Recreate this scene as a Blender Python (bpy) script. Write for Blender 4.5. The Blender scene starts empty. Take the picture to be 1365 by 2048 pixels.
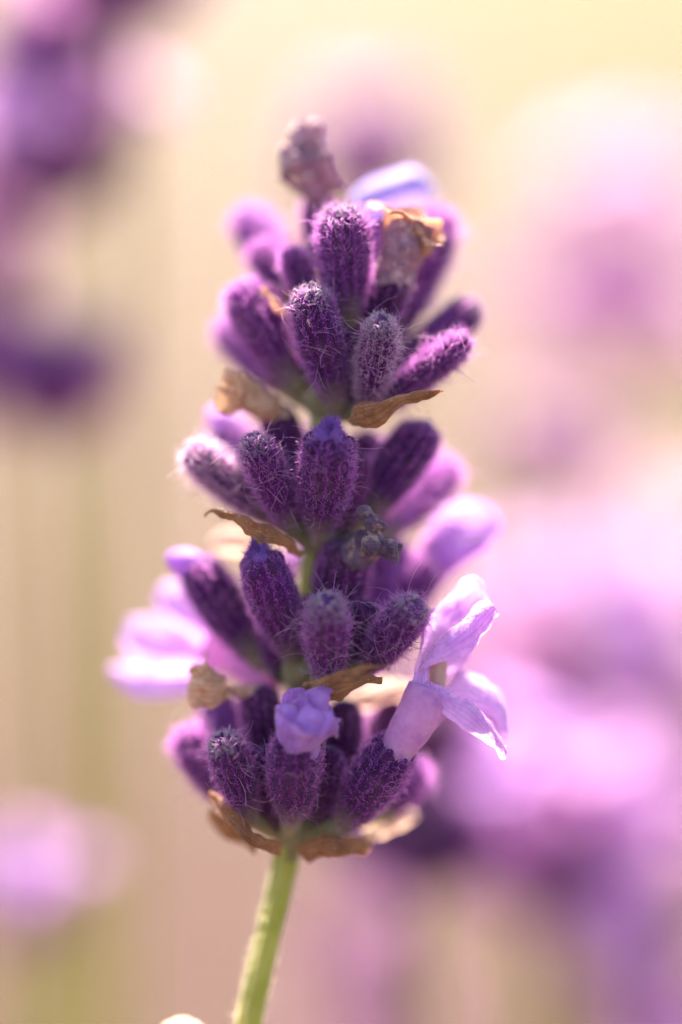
import bpy, math
import numpy as np
from mathutils import Vector, Matrix

# ---------------------------------------------------------------- camera, world, sun, exposure
# one unit is one centimetre
S = bpy.context.scene
S.unit_settings.scale_length = 0.01
C = S.collection
rng = np.random.default_rng(11)
R = math.radians

D = 16.0            # camera to the flower spike
PPU = 360.0         # photograph pixels per centimetre at the spike
PITCH = R(14.5)
HGT = 38.0          # height of the spike's middle above the soil
O0 = np.array([0.0, 0.0, HGT])
RIGHT = np.array([1.0, 0, 0])
UP = np.array([0, math.sin(PITCH), math.cos(PITCH)])
FWD = np.array([0, math.cos(PITCH), -math.sin(PITCH)])

cam_data = bpy.data.cameras.new('camera')
cam = bpy.data.objects.new('camera', cam_data)
C.objects.link(cam)
cam.location = Vector(O0 - FWD * D)
cam.rotation_euler = (math.pi / 2 - PITCH, 0, 0)
cam_data.sensor_fit = 'VERTICAL'
cam_data.sensor_height = 36.0
cam_data.sensor_width = 24.0
cam_data.lens = 36.0 * D / (2048 / PPU)
cam_data.clip_start = 0.5
cam_data.clip_end = 60000
APERTURE = 2.05      # opening in centimetres
FOCUS_W = 0.45      # focus a little in front of the stem
cam_data.dof.use_dof = True
cam_data.dof.focus_distance = D - FOCUS_W
cam_data.dof.aperture_fstop = max(0.011, cam_data.lens * 1e-3 / APERTURE)
S.camera = cam

SUN_EL, SUN_AZ = R(50), R(-3)      # behind the flower, high and nearly in line with the lens
w = bpy.data.worlds.new('World')
S.world = w
w.use_nodes = True
nt = w.node_tree
nt.nodes.clear()
sky = nt.nodes.new('ShaderNodeTexSky')
sky.sky_type = 'NISHITA'
sky.sun_disc = False
sky.sun_elevation = SUN_EL
sky.sun_rotation = SUN_AZ
sky.air_density = 1.0
sky.dust_density = 2.0
sky.ozone_density = 0.6
bg = nt.nodes.new('ShaderNodeBackground')
bg.inputs['Strength'].default_value = 0.072
wo = nt.nodes.new('ShaderNodeOutputWorld')
nt.links.new(sky.outputs[0], bg.inputs[0])
nt.links.new(bg.outputs[0], wo.inputs[0])

sl = bpy.data.lights.new('sun', 'SUN')
sl.energy = 5.0
sl.angle = R(0.55)
sl.color = (1.0, 0.91, 0.82)
so = bpy.data.objects.new('sun', sl)
C.objects.link(so)
sd = Vector((math.sin(SUN_AZ) * math.cos(SUN_EL), math.cos(SUN_AZ) * math.cos(SUN_EL), math.sin(SUN_EL)))
so.rotation_euler = sd.to_track_quat('Z', 'Y').to_euler()
so.location = (-20, 30, 90)

S.view_settings.view_transform = 'Standard'
S.view_settings.look = 'None'
S.view_settings.exposure = 2.8
S.view_settings.gamma = 1.0
S.render.engine = 'CYCLES'
cy = S.cycles
cy.use_denoising = True
cy.max_bounces = 8
cy.diffuse_bounces = 5
cy.glossy_bounces = 2
cy.transmission_bounces = 5
cy.sample_clamp_indirect = 8.0


# ---------------------------------------------------------------- helpers
def P(px, py, wd=0.0):
    """photograph position plus depth towards the camera (cm) -> place in the world"""
    k = (D - wd) / D
    return O0 + RIGHT * ((px - 682.5) / PPU * k) + UP * ((1024 - py) / PPU * k) - FWD * wd


def build(name, verts, quads, mats, parent=None, origin=None, smooth=True, attrs=None, mat_idx=None, tris=None):
    verts = np.asarray(verts, dtype=np.float64)
    origin = np.zeros(3) if origin is None else np.asarray(origin, float)
    me = bpy.data.meshes.new(name)
    n = len(verts)
    q = np.asarray(quads, dtype=np.int32).reshape(-1, 4)
    t = np.zeros((0, 3), np.int32) if tris is None else np.asarray(tris, np.int32).reshape(-1, 3)
    me.vertices.add(n)
    me.vertices.foreach_set('co', (verts - origin).astype(np.float32).ravel())
    loops = np.concatenate([q.ravel(), t.ravel()])
    me.loops.add(len(loops))
    me.loops.foreach_set('vertex_index', loops)
    nf = len(q) + len(t)
    me.polygons.add(nf)
    starts = np.concatenate([np.arange(len(q)) * 4, len(q) * 4 + np.arange(len(t)) * 3]).astype(np.int32)
    me.polygons.foreach_set('loop_start', starts)
    me.polygons.foreach_set('use_smooth', np.full(nf, smooth, dtype=bool))
    for m in (mats if isinstance(mats, (list, tuple)) else [mats]):
        me.materials.append(m)
    if mat_idx is not None:
        me.polygons.foreach_set('material_index', np.asarray(mat_idx, np.int32))
    if attrs:
        for k, a in attrs.items():
            at = me.attributes.new(k, 'FLOAT', 'POINT')
            at.data.foreach_set('value', np.asarray(a, np.float32))
    me.update(calc_edges=True)
    me.validate()
    o = bpy.data.objects.new(name, me)
    C.objects.link(o)
    o.location = Vector(origin)
    if parent is not None:
        o.parent = parent
    return o


def under(o, parent):
    """parent keeping the world place (parents here are only translated)"""
    loc = Vector((0, 0, 0))
    p = parent
    while p is not None:
        loc += p.location
        p = p.parent
    o.parent = parent
    o.location = o.location - loc
    return o


def empty(name, loc):
    o = bpy.data.objects.new(name, None)
    C.objects.link(o)
    o.empty_display_size = 0.5
    o.location = Vector(loc)
    return o


def tag(o, label=None, cat=None, group=None, kind=None):
    if label: o['label'] = label
    if cat: o['category'] = cat
    if group: o['group'] = group
    if kind: o['kind'] = kind
    return o


def wave_noise(p, freq, seed, octaves=3):
    """smooth pseudo noise in about -1..1"""
    g = np.random.default_rng(seed)
    out = np.zeros(len(p))
    amp, tot = 1.0, 0.0
    for o in range(octaves):
        for _ in range(5):
            k = g.normal(size=3)
            k *= freq * (2 ** o) / np.linalg.norm(k) * g.uniform(0.7, 1.4)
            out += amp * np.sin(p @ k + g.uniform(0, 6.28)) / 2.2
        tot += amp
        amp *= 0.55
    return out / tot


def spline(pts, n):
    """Catmull-Rom through the points, n samples evenly along the length"""
    p = np.asarray(pts, float)
    if len(p) == 2:
        t = np.linspace(0, 1, n)[:, None]
        return p[0] * (1 - t) + p[1] * t
    q = np.vstack([2 * p[0] - p[1], p, 2 * p[-1] - p[-2]])
    out = []
    for i in range(1, len(q) - 2):
        for t in np.linspace(0, 1, 14, endpoint=False):
            a, b, c, d = q[i - 1], q[i], q[i + 1], q[i + 2]
            out.append(0.5 * (2 * b + (c - a) * t + (2 * a - 5 * b + 4 * c - d) * t * t + (3 * b - a - 3 * c + d) * t ** 3))
    out.append(p[-1])
    out = np.array(out)
    s = np.concatenate([[0], np.cumsum(np.linalg.norm(np.diff(out, axis=0), axis=1))])
    u = np.linspace(0, s[-1], n)
    return np.stack([np.interp(u, s, out[:, k]) for k in range(out.shape[1])], 1)


def frames(c):
    t = np.gradient(c, axis=0)
    t /= np.linalg.norm(t, axis=1)[:, None] + 1e-12
    a = np.array([0.3, 0.9, 0.2])
    if abs(np.dot(a, t[0])) > 0.9: a = np.array([1.0, 0, 0])
    us, vs = [], []
    u = a
    for k in range(len(c)):
        u = u - t[k] * np.dot(u, t[k])
        u /= np.linalg.norm(u)
        us.append(u)
        vs.append(np.cross(t[k], u))
    return t, np.array(us), np.array(vs)


def tube_geo(c, rad, seg=16, cap=True, noise=0.0, freq=8.0, seed=1, flat=None):
    n = len(c)
    t, u, v = frames(c)
    th = np.linspace(0, 2 * math.pi, seg, endpoint=False)
    rad = np.asarray(rad)
    ring = (u[:, None, :] * np.cos(th)[None, :, None] + v[:, None, :] * np.sin(th)[None, :, None])
    ver = (c[:, None, :] + ring * rad[:, None, None]).reshape(-1, 3)
    if noise:
        d = wave_noise(ver, freq, seed)
        d = d + 0.55 * wave_noise(ver, freq * 3.2, seed + 50, 2) * (noise > 0.009)
        ver = ver + ring.reshape(-1, 3) * (d * noise)[:, None]
    i = np.arange(n - 1)[:, None] * seg
    j = np.arange(seg)[None, :]
    k = (j + 1) % seg
    q = np.stack([i + j, i + k, i + seg + k, i + seg + j], -1).reshape(-1, 4)
    tr = []
    if cap:
        a = len(ver)
        ver = np.vstack([ver, c[0][None], c[-1][None]])
        for s_ in range(seg):
            tr.append((a, (s_ + 1) % seg, s_))
            tr.append((a + 1, (n - 1) * seg + s_, (n - 1) * seg + (s_ + 1) % seg))
    return ver, q, np.array(tr, np.int32).reshape(-1, 3)


def merge(geos):
    vs, qs, ts, o = [], [], [], 0
    for v, q, t in geos:
        vs.append(v)
        qs.append(np.asarray(q, np.int64).reshape(-1, 4) + o)
        ts.append(np.asarray(t, np.int64).reshape(-1, 3) + o)
        o += len(v)
    return np.vstack(vs), np.vstack(qs), np.vstack(ts)


def loft_geo(A, B, n=40, m=20, bulge=0.0, thick=0.008, ruffle=0.0, freq=9.0, seed=1, edge=0.0, crinkle=0.007):
    """a sheet between two edge lines given as (px, py, depth), with real thickness"""
    a = spline([P(*x) for x in A], n)
    b = spline([P(*x) for x in B], n)
    s = np.linspace(0, 1, m)
    g = a[:, None, :] * (1 - s)[None, :, None] + b[:, None, :] * s[None, :, None]
    du = np.gradient(g, axis=0)
    dv = np.gradient(g, axis=1)
    nn = np.cross(du, dv)
    av = nn.reshape(-1, 3).sum(0)
    av /= np.linalg.norm(av) + 1e-12
    if np.dot(av, -FWD) < 0: av = -av
    prof = (4 * s * (1 - s)) ** 0.8
    lon = np.sin(np.linspace(0.12, 1, n) * math.pi * 0.94) ** 0.5
    g = g + av * (bulge * prof[None, :] * lon[:, None])[..., None]
    flat = g.reshape(-1, 3)
    if ruffle:
        d = wave_noise(flat, freq, seed)
        e = np.abs(2 * s - 1)
        amp = ruffle * (0.45 + 0.55 * e[None, :]) * np.linspace(0.25, 1, n)[:, None]
        flat = flat + av * (d * amp.ravel())[:, None]
    if crinkle:
        flat = flat + av * (wave_noise(flat, 26, seed + 2, 3) * crinkle * np.minimum(1, np.linspace(0.2, 3, n))[:, None].repeat(m, 1).ravel())[:, None]
    if edge:
        d2 = wave_noise(flat, freq * 2.5, seed + 5)
        dvn = dv / (np.linalg.norm(dv, axis=-1, keepdims=True) + 1e-9)
        sgn = np.sign(2 * s - 1) * (np.abs(2 * s - 1) ** 3)
        flat = flat + (dvn * (sgn[None, :, None] * edge)).reshape(-1, 3) * d2[:, None]
    g = flat.reshape(n, m, 3)
    if thick < 0.015:            # a membrane a tenth of a millimetre thick: one sheet lets the sun through as the tissue does
        idx = np.arange(n * m).reshape(n, m)
        return g.reshape(-1, 3), np.stack([idx[:-1, :-1], idx[1:, :-1], idx[1:, 1:], idx[:-1, 1:]], -1).reshape(-1, 4), np.zeros((0, 3), np.int32)
    nn = np.cross(np.gradient(g, axis=0), np.gradient(g, axis=1))
    nn /= np.linalg.norm(nn, axis=-1, keepdims=True) + 1e-9
    th = thick * np.minimum(1, 0.25 + 3 * np.minimum(s, 1 - s))[None, :, None]
    top = (g + nn * th / 2).reshape(-1, 3)
    bot = (g - nn * th / 2).reshape(-1, 3)
    idx = np.arange(n * m).reshape(n, m)
    q1 = np.stack([idx[:-1, :-1], idx[1:, :-1], idx[1:, 1:], idx[:-1, 1:]], -1).reshape(-1, 4)
    q2 = q1[:, ::-1] + n * m
    per = np.concatenate([idx[0, :], idx[1:, -1], idx[-1, :-1][::-1], idx[1:-1, 0][::-1]])
    nx = np.roll(per, -1)
    q3 = np.stack([per, nx, nx + n * m, per + n * m], -1)
    return np.vstack([top, bot]), np.vstack([q1, q2, q3]), np.zeros((0, 3), np.int32)


def ball_geo(c, r, seed=1, noise=0.25, freq=1.6, seg=12, rings=8, axis=None):
    th = np.linspace(0, 2 * math.pi, seg, endpoint=False)
    ph = np.linspace(0.05, math.pi - 0.05, rings)
    p = np.stack([np.outer(np.sin(ph), np.cos(th)), np.outer(np.sin(ph), np.sin(th)), np.outer(np.cos(ph), np.ones(seg))], -1).reshape(-1, 3)
    p = p * (1 + noise * wave_noise(p * 1.0, freq * 2, seed))[:, None]
    p = p * np.asarray(r)
    if axis is not None:
        p = p @ np.array(Vector(axis).to_track_quat('Z', 'Y').to_matrix()).T
    p = p + c
    i = np.arange(rings - 1)[:, None] * seg
    j = np.arange(seg)[None, :]
    k = (j + 1) % seg
    q = np.stack([i + j, i + seg + j, i + seg + k, i + k], -1).reshape(-1, 4)
    a = len(p)
    p = np.vstack([p, p[:seg].mean(0)[None], p[-seg:].mean(0)[None]])
    tr = [(a, s_, (s_ + 1) % seg) for s_ in range(seg)] + [(a + 1, (rings - 1) * seg + (s_ + 1) % seg, (rings - 1) * seg + s_) for s_ in range(seg)]
    return p, q, np.array(tr, np.int32)


def hair_geo(root, nrm, axis, length, seed, rad=0.0022, lean=0.5, wild=0.5, curl=0.6, seg=3, sides=2):
    """thin tapered three-sided hairs; also returns how far along its hair each vertex is"""
    g = np.random.default_rng(seed)
    n = len(root)
    d = nrm + axis * (lean * g.uniform(0.2, 1.3, (n, 1))) + g.normal(size=(n, 3)) * wild
    d /= np.linalg.norm(d, axis=1)[:, None]
    side = np.cross(d, g.normal(size=(n, 3)))
    side /= np.linalg.norm(side, axis=1)[:, None] + 1e-9
    pts = [root - nrm * 0.004]
    cur = d.copy()
    step = (length / seg)[:, None]
    for s_ in range(seg):
        pts.append(pts[-1] + cur * step)
        cur = cur + side * curl * g.uniform(0.2, 1.2, (n, 1)) + g.normal(size=(n, 3)) * 0.12
        cur /= np.linalg.norm(cur, axis=1)[:, None]
    pts = np.stack(pts, 1)                                   # n, seg+1, 3
    rr = rad * g.uniform(0.75, 1.3, n)
    tap = np.linspace(1, 0.35, seg + 1)
    if sides == 2:      # fine down: flattened hairs
        off = np.stack([side, -side], 1)
    else:
        b2 = np.cross(d, side)
        th = np.array([0, 2.094, 4.189])
        off = side[:, None, :] * np.cos(th)[None, :, None] + b2[:, None, :] * np.sin(th)[None, :, None]   # n,3,3
    k_ = sides
    ver = pts[:, :, None, :] + off[:, None, :, :] * (rr[:, None] * tap[None, :])[:, :, None, None]
    base = (np.arange(n) * (seg + 1) * k_)[:, None, None]
    lv = (np.arange(seg) * k_)[None, :, None]
    j = np.arange(1 if sides == 2 else 3)[None, None, :]
    k = (j + 1) % k_
    q = np.stack([base + lv + j, base + lv + k, base + lv + k_ + k, base + lv + k_ + j], -1).reshape(-1, 4)
    al = np.broadcast_to(np.linspace(0, 1, seg + 1)[None, :, None], (n, seg + 1, k_)).ravel()
    tone = np.repeat(g.uniform(0, 1, n), (seg + 1) * k_)
    return ver.reshape(-1, 3), q, al, tone


# ---------------------------------------------------------------- materials
class NT:
    def __init__(self, name):
        self.m = bpy.data.materials.new(name)
        self.m.use_nodes = True
        self.t = self.m.node_tree
        self.t.nodes.clear()
        self.out = self.add('ShaderNodeOutputMaterial')

    def add(self, typ, **kw):
        n = self.t.nodes.new(typ)
        for k, v in kw.items():
            if k in n.inputs: n.inputs[k].default_value = v
            else: setattr(n, k, v)
        return n

    def link(self, a, b): self.t.links.new(a, b)

    def attr(self, name): return self.add('ShaderNodeAttribute', attribute_name=name).outputs['Fac']

    def coords(self): return self.add('ShaderNodeTexCoord').outputs['Object']

    def noise(self, scale, detail=4.0, rough=0.55, vec=None):
        n = self.add('ShaderNodeTexNoise')
        n.inputs['Scale'].default_value = scale
        n.inputs['Detail'].default_value = detail
        n.inputs['Roughness'].default_value = rough
        self.link(vec if vec is not None else self.coords(), n.inputs['Vector'])
        return n.outputs['Fac']

    def ramp(self, fac, stops):
        r = self.add('ShaderNodeValToRGB')
        e = r.color_ramp.elements
        while len(e) < len(stops): e.new(0.5)
        for x, (p, c) in zip(e, stops):
            x.position = p
            x.color = (*c, 1)
        self.link(fac, r.inputs['Fac'])
        return r.outputs['Color']

    def mix(self, fac, a, b, mode='MIX'):
        n = self.add('ShaderNodeMix', data_type='RGBA', blend_type=mode)
        for s_, v in ((n.inputs[6], a), (n.inputs[7], b)):
            if isinstance(v, tuple): s_.default_value = (*v, 1)
            else: self.link(v, s_)
        if isinstance(fac, float): n.inputs[0].default_value = fac
        else: self.link(fac, n.inputs[0])
        return n.outputs[2]

    def leafy(self, col, trans_col, fac, rough=0.6, bump=None, bump_d=0.01, sheen=0.0, sheen_tint=(1, 1, 1), spec=0.3):
        """reflecting plus light-passing tissue"""
        b = self.add('ShaderNodeBsdfPrincipled', Roughness=rough)
        b.inputs['Specular IOR Level'].default_value = spec
        if sheen:
            b.inputs['Sheen Weight'].default_value = sheen
            b.inputs['Sheen Roughness'].default_value = 0.45
            b.inputs['Sheen Tint'].default_value = (*sheen_tint, 1)
        t = self.add('ShaderNodeBsdfTranslucent')
        for sck, v in ((b.inputs['Base Color'], col), (t.inputs['Color'], trans_col)):
            if isinstance(v, tuple): sck.default_value = (*v, 1)
            else: self.link(v, sck)
        if bump is not None:
            bp = self.add('ShaderNodeBump')
            bp.inputs['Strength'].default_value = 0.7
            bp.inputs['Distance'].default_value = bump_d
            self.link(bump, bp.inputs['Height'])
            self.link(bp.outputs[0], b.inputs['Normal'])
            self.link(bp.outputs[0], t.inputs['Normal'])
        mx = self.add('ShaderNodeMixShader')
        mx.inputs[0].default_value = fac
        self.link(b.outputs[0], mx.inputs[1])
        self.link(t.outputs[0], mx.inputs[2])
        self.link(mx.outputs[0], self.out.inputs['Surface'])
        return self.m


def mat_calyx(name, dark=(0.028, 0.004, 0.032), mid=(0.074, 0.009, 0.086), base=(0.22, 0.17, 0.085), sheen=0.35):
    n = NT(name)
    al = n.attr('along')
    rnd = n.add('ShaderNodeObjectInfo').outputs['Random']
    body = n.ramp(n.noise(16, 5, 0.65), [(0.32, dark), (0.68, mid)])
    body = n.mix(n.ramp(n.attr('rib'), [(0.45, (0, 0, 0)), (0.95, (0.75, 0.75, 0.75))]), body, tuple(min(1, c * 1.9) for c in mid))
    fine = n.ramp(n.noise(70, 3, 0.6), [(0.55, (1, 1, 1)), (0.75, (1.9, 1.7, 1.8))])
    body = n.mix(1.0, body, fine, 'MULTIPLY')
    body = n.mix(1.0, body, n.ramp(rnd, [(0.0, (0.75, 0.72, 0.8)), (0.5, (1.0, 1.0, 1.0)), (1.0, (1.45, 1.25, 1.3))]), 'MULTIPLY')
    patch = n.ramp(n.noise(5, 3, 0.5), [(0.5, (0, 0, 0)), (0.75, (0.5, 0.5, 0.5))])
    body = n.mix(patch, body, (0.16, 0.07, 0.10))
    col = n.mix(n.ramp(al, [(0.04, (1, 1, 1)), (0.34, (0, 0, 0))]), body, base)
    return n.leafy(col, n.mix(0.5, col, (0.30, 0.05, 0.35)), 0.12, 0.75, n.noise(60, 4), 0.012, sheen, (0.80, 0.5, 0.9), 0.15)


def mat_hair(name, root, mid, tip, pas=0.6):
    n = NT(name)
    al = n.attr('along')
    col = n.ramp(al, [(0.0, root), (0.5, mid), (1.0, tip)])
    col = n.mix(n.ramp(n.attr('tone'), [(0.3, (0, 0, 0)), (1.0, (0.5, 0.5, 0.5))]), col, tip)
    return n.leafy(col, col, pas, 0.5, spec=0.25)


def veins(n, count, wobble):
    u = n.add('ShaderNodeMath', operation='MULTIPLY_ADD')
    n.link(n.attr('across'), u.inputs[0])
    u.inputs[1].default_value = count
    m_ = n.add('ShaderNodeMath', operation='MULTIPLY')
    n.link(n.noise(9, 3, 0.6), m_.inputs[0])
    m_.inputs[1].default_value = wobble
    n.link(m_.outputs[0], u.inputs[2])
    p = n.add('ShaderNodeMath', operation='PINGPONG')
    n.link(u.outputs[0], p.inputs[0])
    p.inputs[1].default_value = 0.5
    return n.ramp(p.outputs[0], [(0.0, (1, 1, 1)), (0.16, (0.25, 0.25, 0.25)), (0.35, (0, 0, 0))])


def mat_petal(name, a, b, trans, fac=0.5, vein=(0.30, 0.10, 0.55)):
    n = NT(name)
    col = n.ramp(n.noise(7, 4, 0.6), [(0.3, a), (0.7, b)])
    col = n.mix(n.ramp(n.noise(26, 3, 0.6), [(0.58, (0, 0, 0)), (0.72, (0.3, 0.3, 0.3))]), col, vein)
    vn = veins(n, 7.0, 1.6)
    vf = n.mix(1.0, vn, (0.30, 0.30, 0.30), 'MULTIPLY')
    col = n.mix(vf, col, vein)
    tr = n.mix(vf, n.mix(0.45, trans, col, 'MIX'), vein)
    return n.leafy(col, tr, fac, 0.55, n.noise(90, 4), 0.010, 0.25, (1, 0.95, 1), 0.3)


def mat_dry(name, a, b, trans, fac=0.25, fleck=None):
    n = NT(name)
    col = n.ramp(n.noise(13, 6, 0.7), [(0.28, a), (0.7, b)])
    if fleck: col = n.mix(n.ramp(n.noise(9, 4, 0.6), [(0.56, (0, 0, 0)), (0.66, (1, 1, 1))]), col, fleck)
    vf = n.mix(1.0, veins(n, 6.0, 1.2), (0.55, 0.55, 0.55), 'MULTIPLY')
    col = n.mix(vf, col, tuple(c * 0.5 for c in a))
    return n.leafy(col, n.mix(0.5, col, trans), fac, 0.7, n.noise(45, 5, 0.7), 0.016, 0.2, (1, 0.9, 0.8), 0.25)


M_CALYX = mat_calyx('calyx_purple')
M_CALYX_DARK = mat_calyx('calyx_dark_purple', (0.023, 0.003, 0.021), (0.054, 0.007, 0.050), (0.10, 0.06, 0.05), 0.25)
M_CALYX_PALE = mat_calyx('calyx_mauve', (0.075, 0.018, 0.10), (0.20, 0.06, 0.24), (0.26, 0.20, 0.11), 0.5)
M_HAIR = mat_hair('fuzz_lilac', (0.10, 0.012, 0.12), (0.43, 0.066, 0.43), (0.85, 0.43, 0.80))
M_HAIR_PALE = mat_hair('fuzz_pale', (0.36, 0.10, 0.34), (0.66, 0.34, 0.57), (0.88, 0.68, 0.74))
M_WOOL = mat_dry('tip_wool', (0.24, 0.12, 0.20), (0.50, 0.36, 0.42), (0.8, 0.6, 0.7), 0.3)
M_BUD = mat_petal('bud_violet', (0.18, 0.055, 0.32), (0.36, 0.14, 0.50), (0.40, 0.13, 0.56), 0.35, (0.08, 0.02, 0.2))
M_PETAL = mat_petal('petal_lilac', (0.60, 0.27, 0.68), (0.82, 0.53, 0.84), (0.88, 0.42, 0.92), 0.5)
M_PETAL_VIOLET = mat_petal('petal_violet', (0.40, 0.13, 0.52), (0.66, 0.33, 0.74), (0.64, 0.25, 0.76), 0.45)
M_PETAL_PINK = mat_petal('petal_pink_lilac', (0.68, 0.29, 0.58), (0.82, 0.46, 0.70), (0.86, 0.40, 0.76), 0.5)
M_PETAL_PALE = mat_petal('petal_pale_pink', (0.76, 0.52, 0.62), (0.86, 0.66, 0.74), (0.90, 0.58, 0.74), 0.5, (0.6, 0.3, 0.5))
M_PETAL_LIGHT = mat_petal('petal_light_lilac', (0.72, 0.48, 0.80), (0.88, 0.70, 0.90), (0.90, 0.60, 0.94), 0.5)
M_PETAL_BLUE = mat_petal('petal_bluish', (0.18, 0.14, 0.42), (0.36, 0.28, 0.58), (0.38, 0.26, 0.66), 0.33)
M_BRACT = mat_dry('dry_bract', (0.13, 0.045, 0.018), (0.48, 0.22, 0.10), (0.70, 0.28, 0.08), 0.38)
M_BRACT_PALE = mat_dry('dry_pale_bract', (0.50, 0.30, 0.20), (0.74, 0.55, 0.44), (0.8, 0.5, 0.36), 0.4)
M_DRY = mat_dry('withered_tan', (0.46, 0.19, 0.09), (0.88, 0.56, 0.36), (0.8, 0.45, 0.2), 0.35)
M_DRY_ORANGE = mat_dry('withered_orange', (0.42, 0.15, 0.07), (0.72, 0.42, 0.30), (0.68, 0.29, 0.15), 0.32)
M_DRY_GREY = mat_dry('withered_grey_violet', (0.040, 0.014, 0.040), (0.20, 0.105, 0.165), (0.4, 0.22, 0.28), 0.15, (0.45, 0.25, 0.17))
M_DRY_MAUVE = mat_dry('withered_mauve', (0.12, 0.04, 0.085), (0.60, 0.32, 0.38), (0.6, 0.3, 0.4), 0.3, (0.85, 0.62, 0.60))

M_CALYX_FAR = mat_calyx('calyx_faded_mauve', (0.13, 0.035, 0.115), (0.30, 0.12, 0.25), (0.26, 0.20, 0.11), 0.5)
M_CALYX_BACK = mat_calyx('calyx_plum', (0.055, 0.010, 0.055), (0.13, 0.03, 0.125), (0.2, 0.15, 0.09), 0.35)
n = NT('stem_green')
_c = n.ramp(n.noise(6, 5, 0.6), [(0.3, (0.30, 0.265, 0.025)), (0.7, (0.50, 0.43, 0.09))])
M_STEM = n.leafy(_c, (0.45, 0.48, 0.08), 0.25, 0.6, n.noise(30, 4), 0.01, 0.4, (1, 1, 0.8), 0.3)
n = NT('pedicel_olive')
_c = n.ramp(n.noise(8, 5, 0.6), [(0.3, (0.19, 0.145, 0.06)), (0.7, (0.34, 0.26, 0.13))])
M_PEDICEL = n.leafy(_c, (0.45, 0.36, 0.14), 0.25, 0.7, n.noise(40, 4), 0.01, 0.4, (1, 0.95, 0.8), 0.2)
M_STEM_HAIR = mat_hair('stem_fuzz', (0.45, 0.40, 0.12), (0.72, 0.62, 0.34), (0.85, 0.78, 0.58))

# ---------------------------------------------------------------- soil
n = NT('dry_soil')
co = n.coords()
pat = n.ramp(n.noise(0.012, 4, 0.6, co), [(0.35, (0.122, 0.088, 0.066)), (0.65, (0.152, 0.117, 0.090))])
sx = n.add('ShaderNodeSeparateXYZ')
n.link(co, sx.inputs[0])
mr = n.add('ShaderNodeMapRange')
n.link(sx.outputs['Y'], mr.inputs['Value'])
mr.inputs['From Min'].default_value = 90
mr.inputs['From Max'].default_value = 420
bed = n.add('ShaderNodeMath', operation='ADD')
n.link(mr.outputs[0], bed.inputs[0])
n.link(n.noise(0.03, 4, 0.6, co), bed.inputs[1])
pat = n.mix(n.ramp(bed.outputs[0], [(0.42, (0, 0, 0)), (1.0, (1, 1, 1))]), (0.105, 0.062, 0.050), pat)  # near soil darker brown, with shade under the plants painted into its colour
grain = n.ramp(n.noise(1.4, 8, 0.7, co), [(0.3, (0.75, 0.72, 0.7)), (0.7, (1.15, 1.12, 1.08))])
straw = n.mix(n.ramp(n.noise(0.03, 3, 0.5, co), [(0.52, (0, 0, 0)), (0.62, (0.6, 0.6, 0.6))]), pat, (0.17, 0.14, 0.055))
mx_ = n.add('ShaderNodeMapRange')          # dry yellow-green turf beyond the bed
n.link(sx.outputs['X'], mx_.inputs['Value'])
mx_.inputs['From Min'].default_value = -10
mx_.inputs['From Max'].default_value = 70
tf = n.add('ShaderNodeMath', operation='MULTIPLY')
n.link(mx_.outputs[0], tf.inputs[0])
n.link(mr.outputs[0], tf.inputs[1])
straw = n.mix(tf.outputs[0], straw, (0.114, 0.100, 0.046))
soil_col = n.mix(1.0, straw, grain, 'MULTIPLY')
b_ = n.add('ShaderNodeBsdfPrincipled', Roughness=0.95)
b_.inputs['Specular IOR Level'].default_value = 0.1
n.link(soil_col, b_.inputs['Base Color'])
bp = n.add('ShaderNodeBump')
bp.inputs['Distance'].default_value = 1.0
n.link(n.noise(0.8, 8, 0.7, co), bp.inputs['Height'])
n.link(bp.outputs[0], b_.inputs['Normal'])
n.link(b_.outputs[0], n.out.inputs['Surface'])
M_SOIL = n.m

G = 61
ax = np.sign(np.linspace(-1, 1, G)) * np.abs(np.linspace(-1, 1, G)) ** 3 * 26000
gx, gy = np.meshgrid(ax, ax, indexing='ij')
gv = np.stack([gx, gy, np.zeros_like(gx)], -1).reshape(-1, 3)
gv[:, 2] = wave_noise(gv, 0.02, 4) * 1.2 * (np.linalg.norm(gv[:, :2], axis=1) > 30) - 0.3
ix = np.arange(G * G).reshape(G, G)
gq = np.stack([ix[:-1, :-1], ix[1:, :-1], ix[1:, 1:], ix[:-1, 1:]], -1).reshape(-1, 4)
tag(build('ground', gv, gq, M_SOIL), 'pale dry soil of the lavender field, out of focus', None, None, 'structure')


# ---------------------------------------------------------------- calyx
PROF_T = np.array([0, .06, .15, .30, .45, .60, .74, .85, .92, .97, 1.0])
PROF_R = np.array([.38, .48, .62, .80, .92, 1.0, .98, .91, .80, .60, .32])


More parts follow.
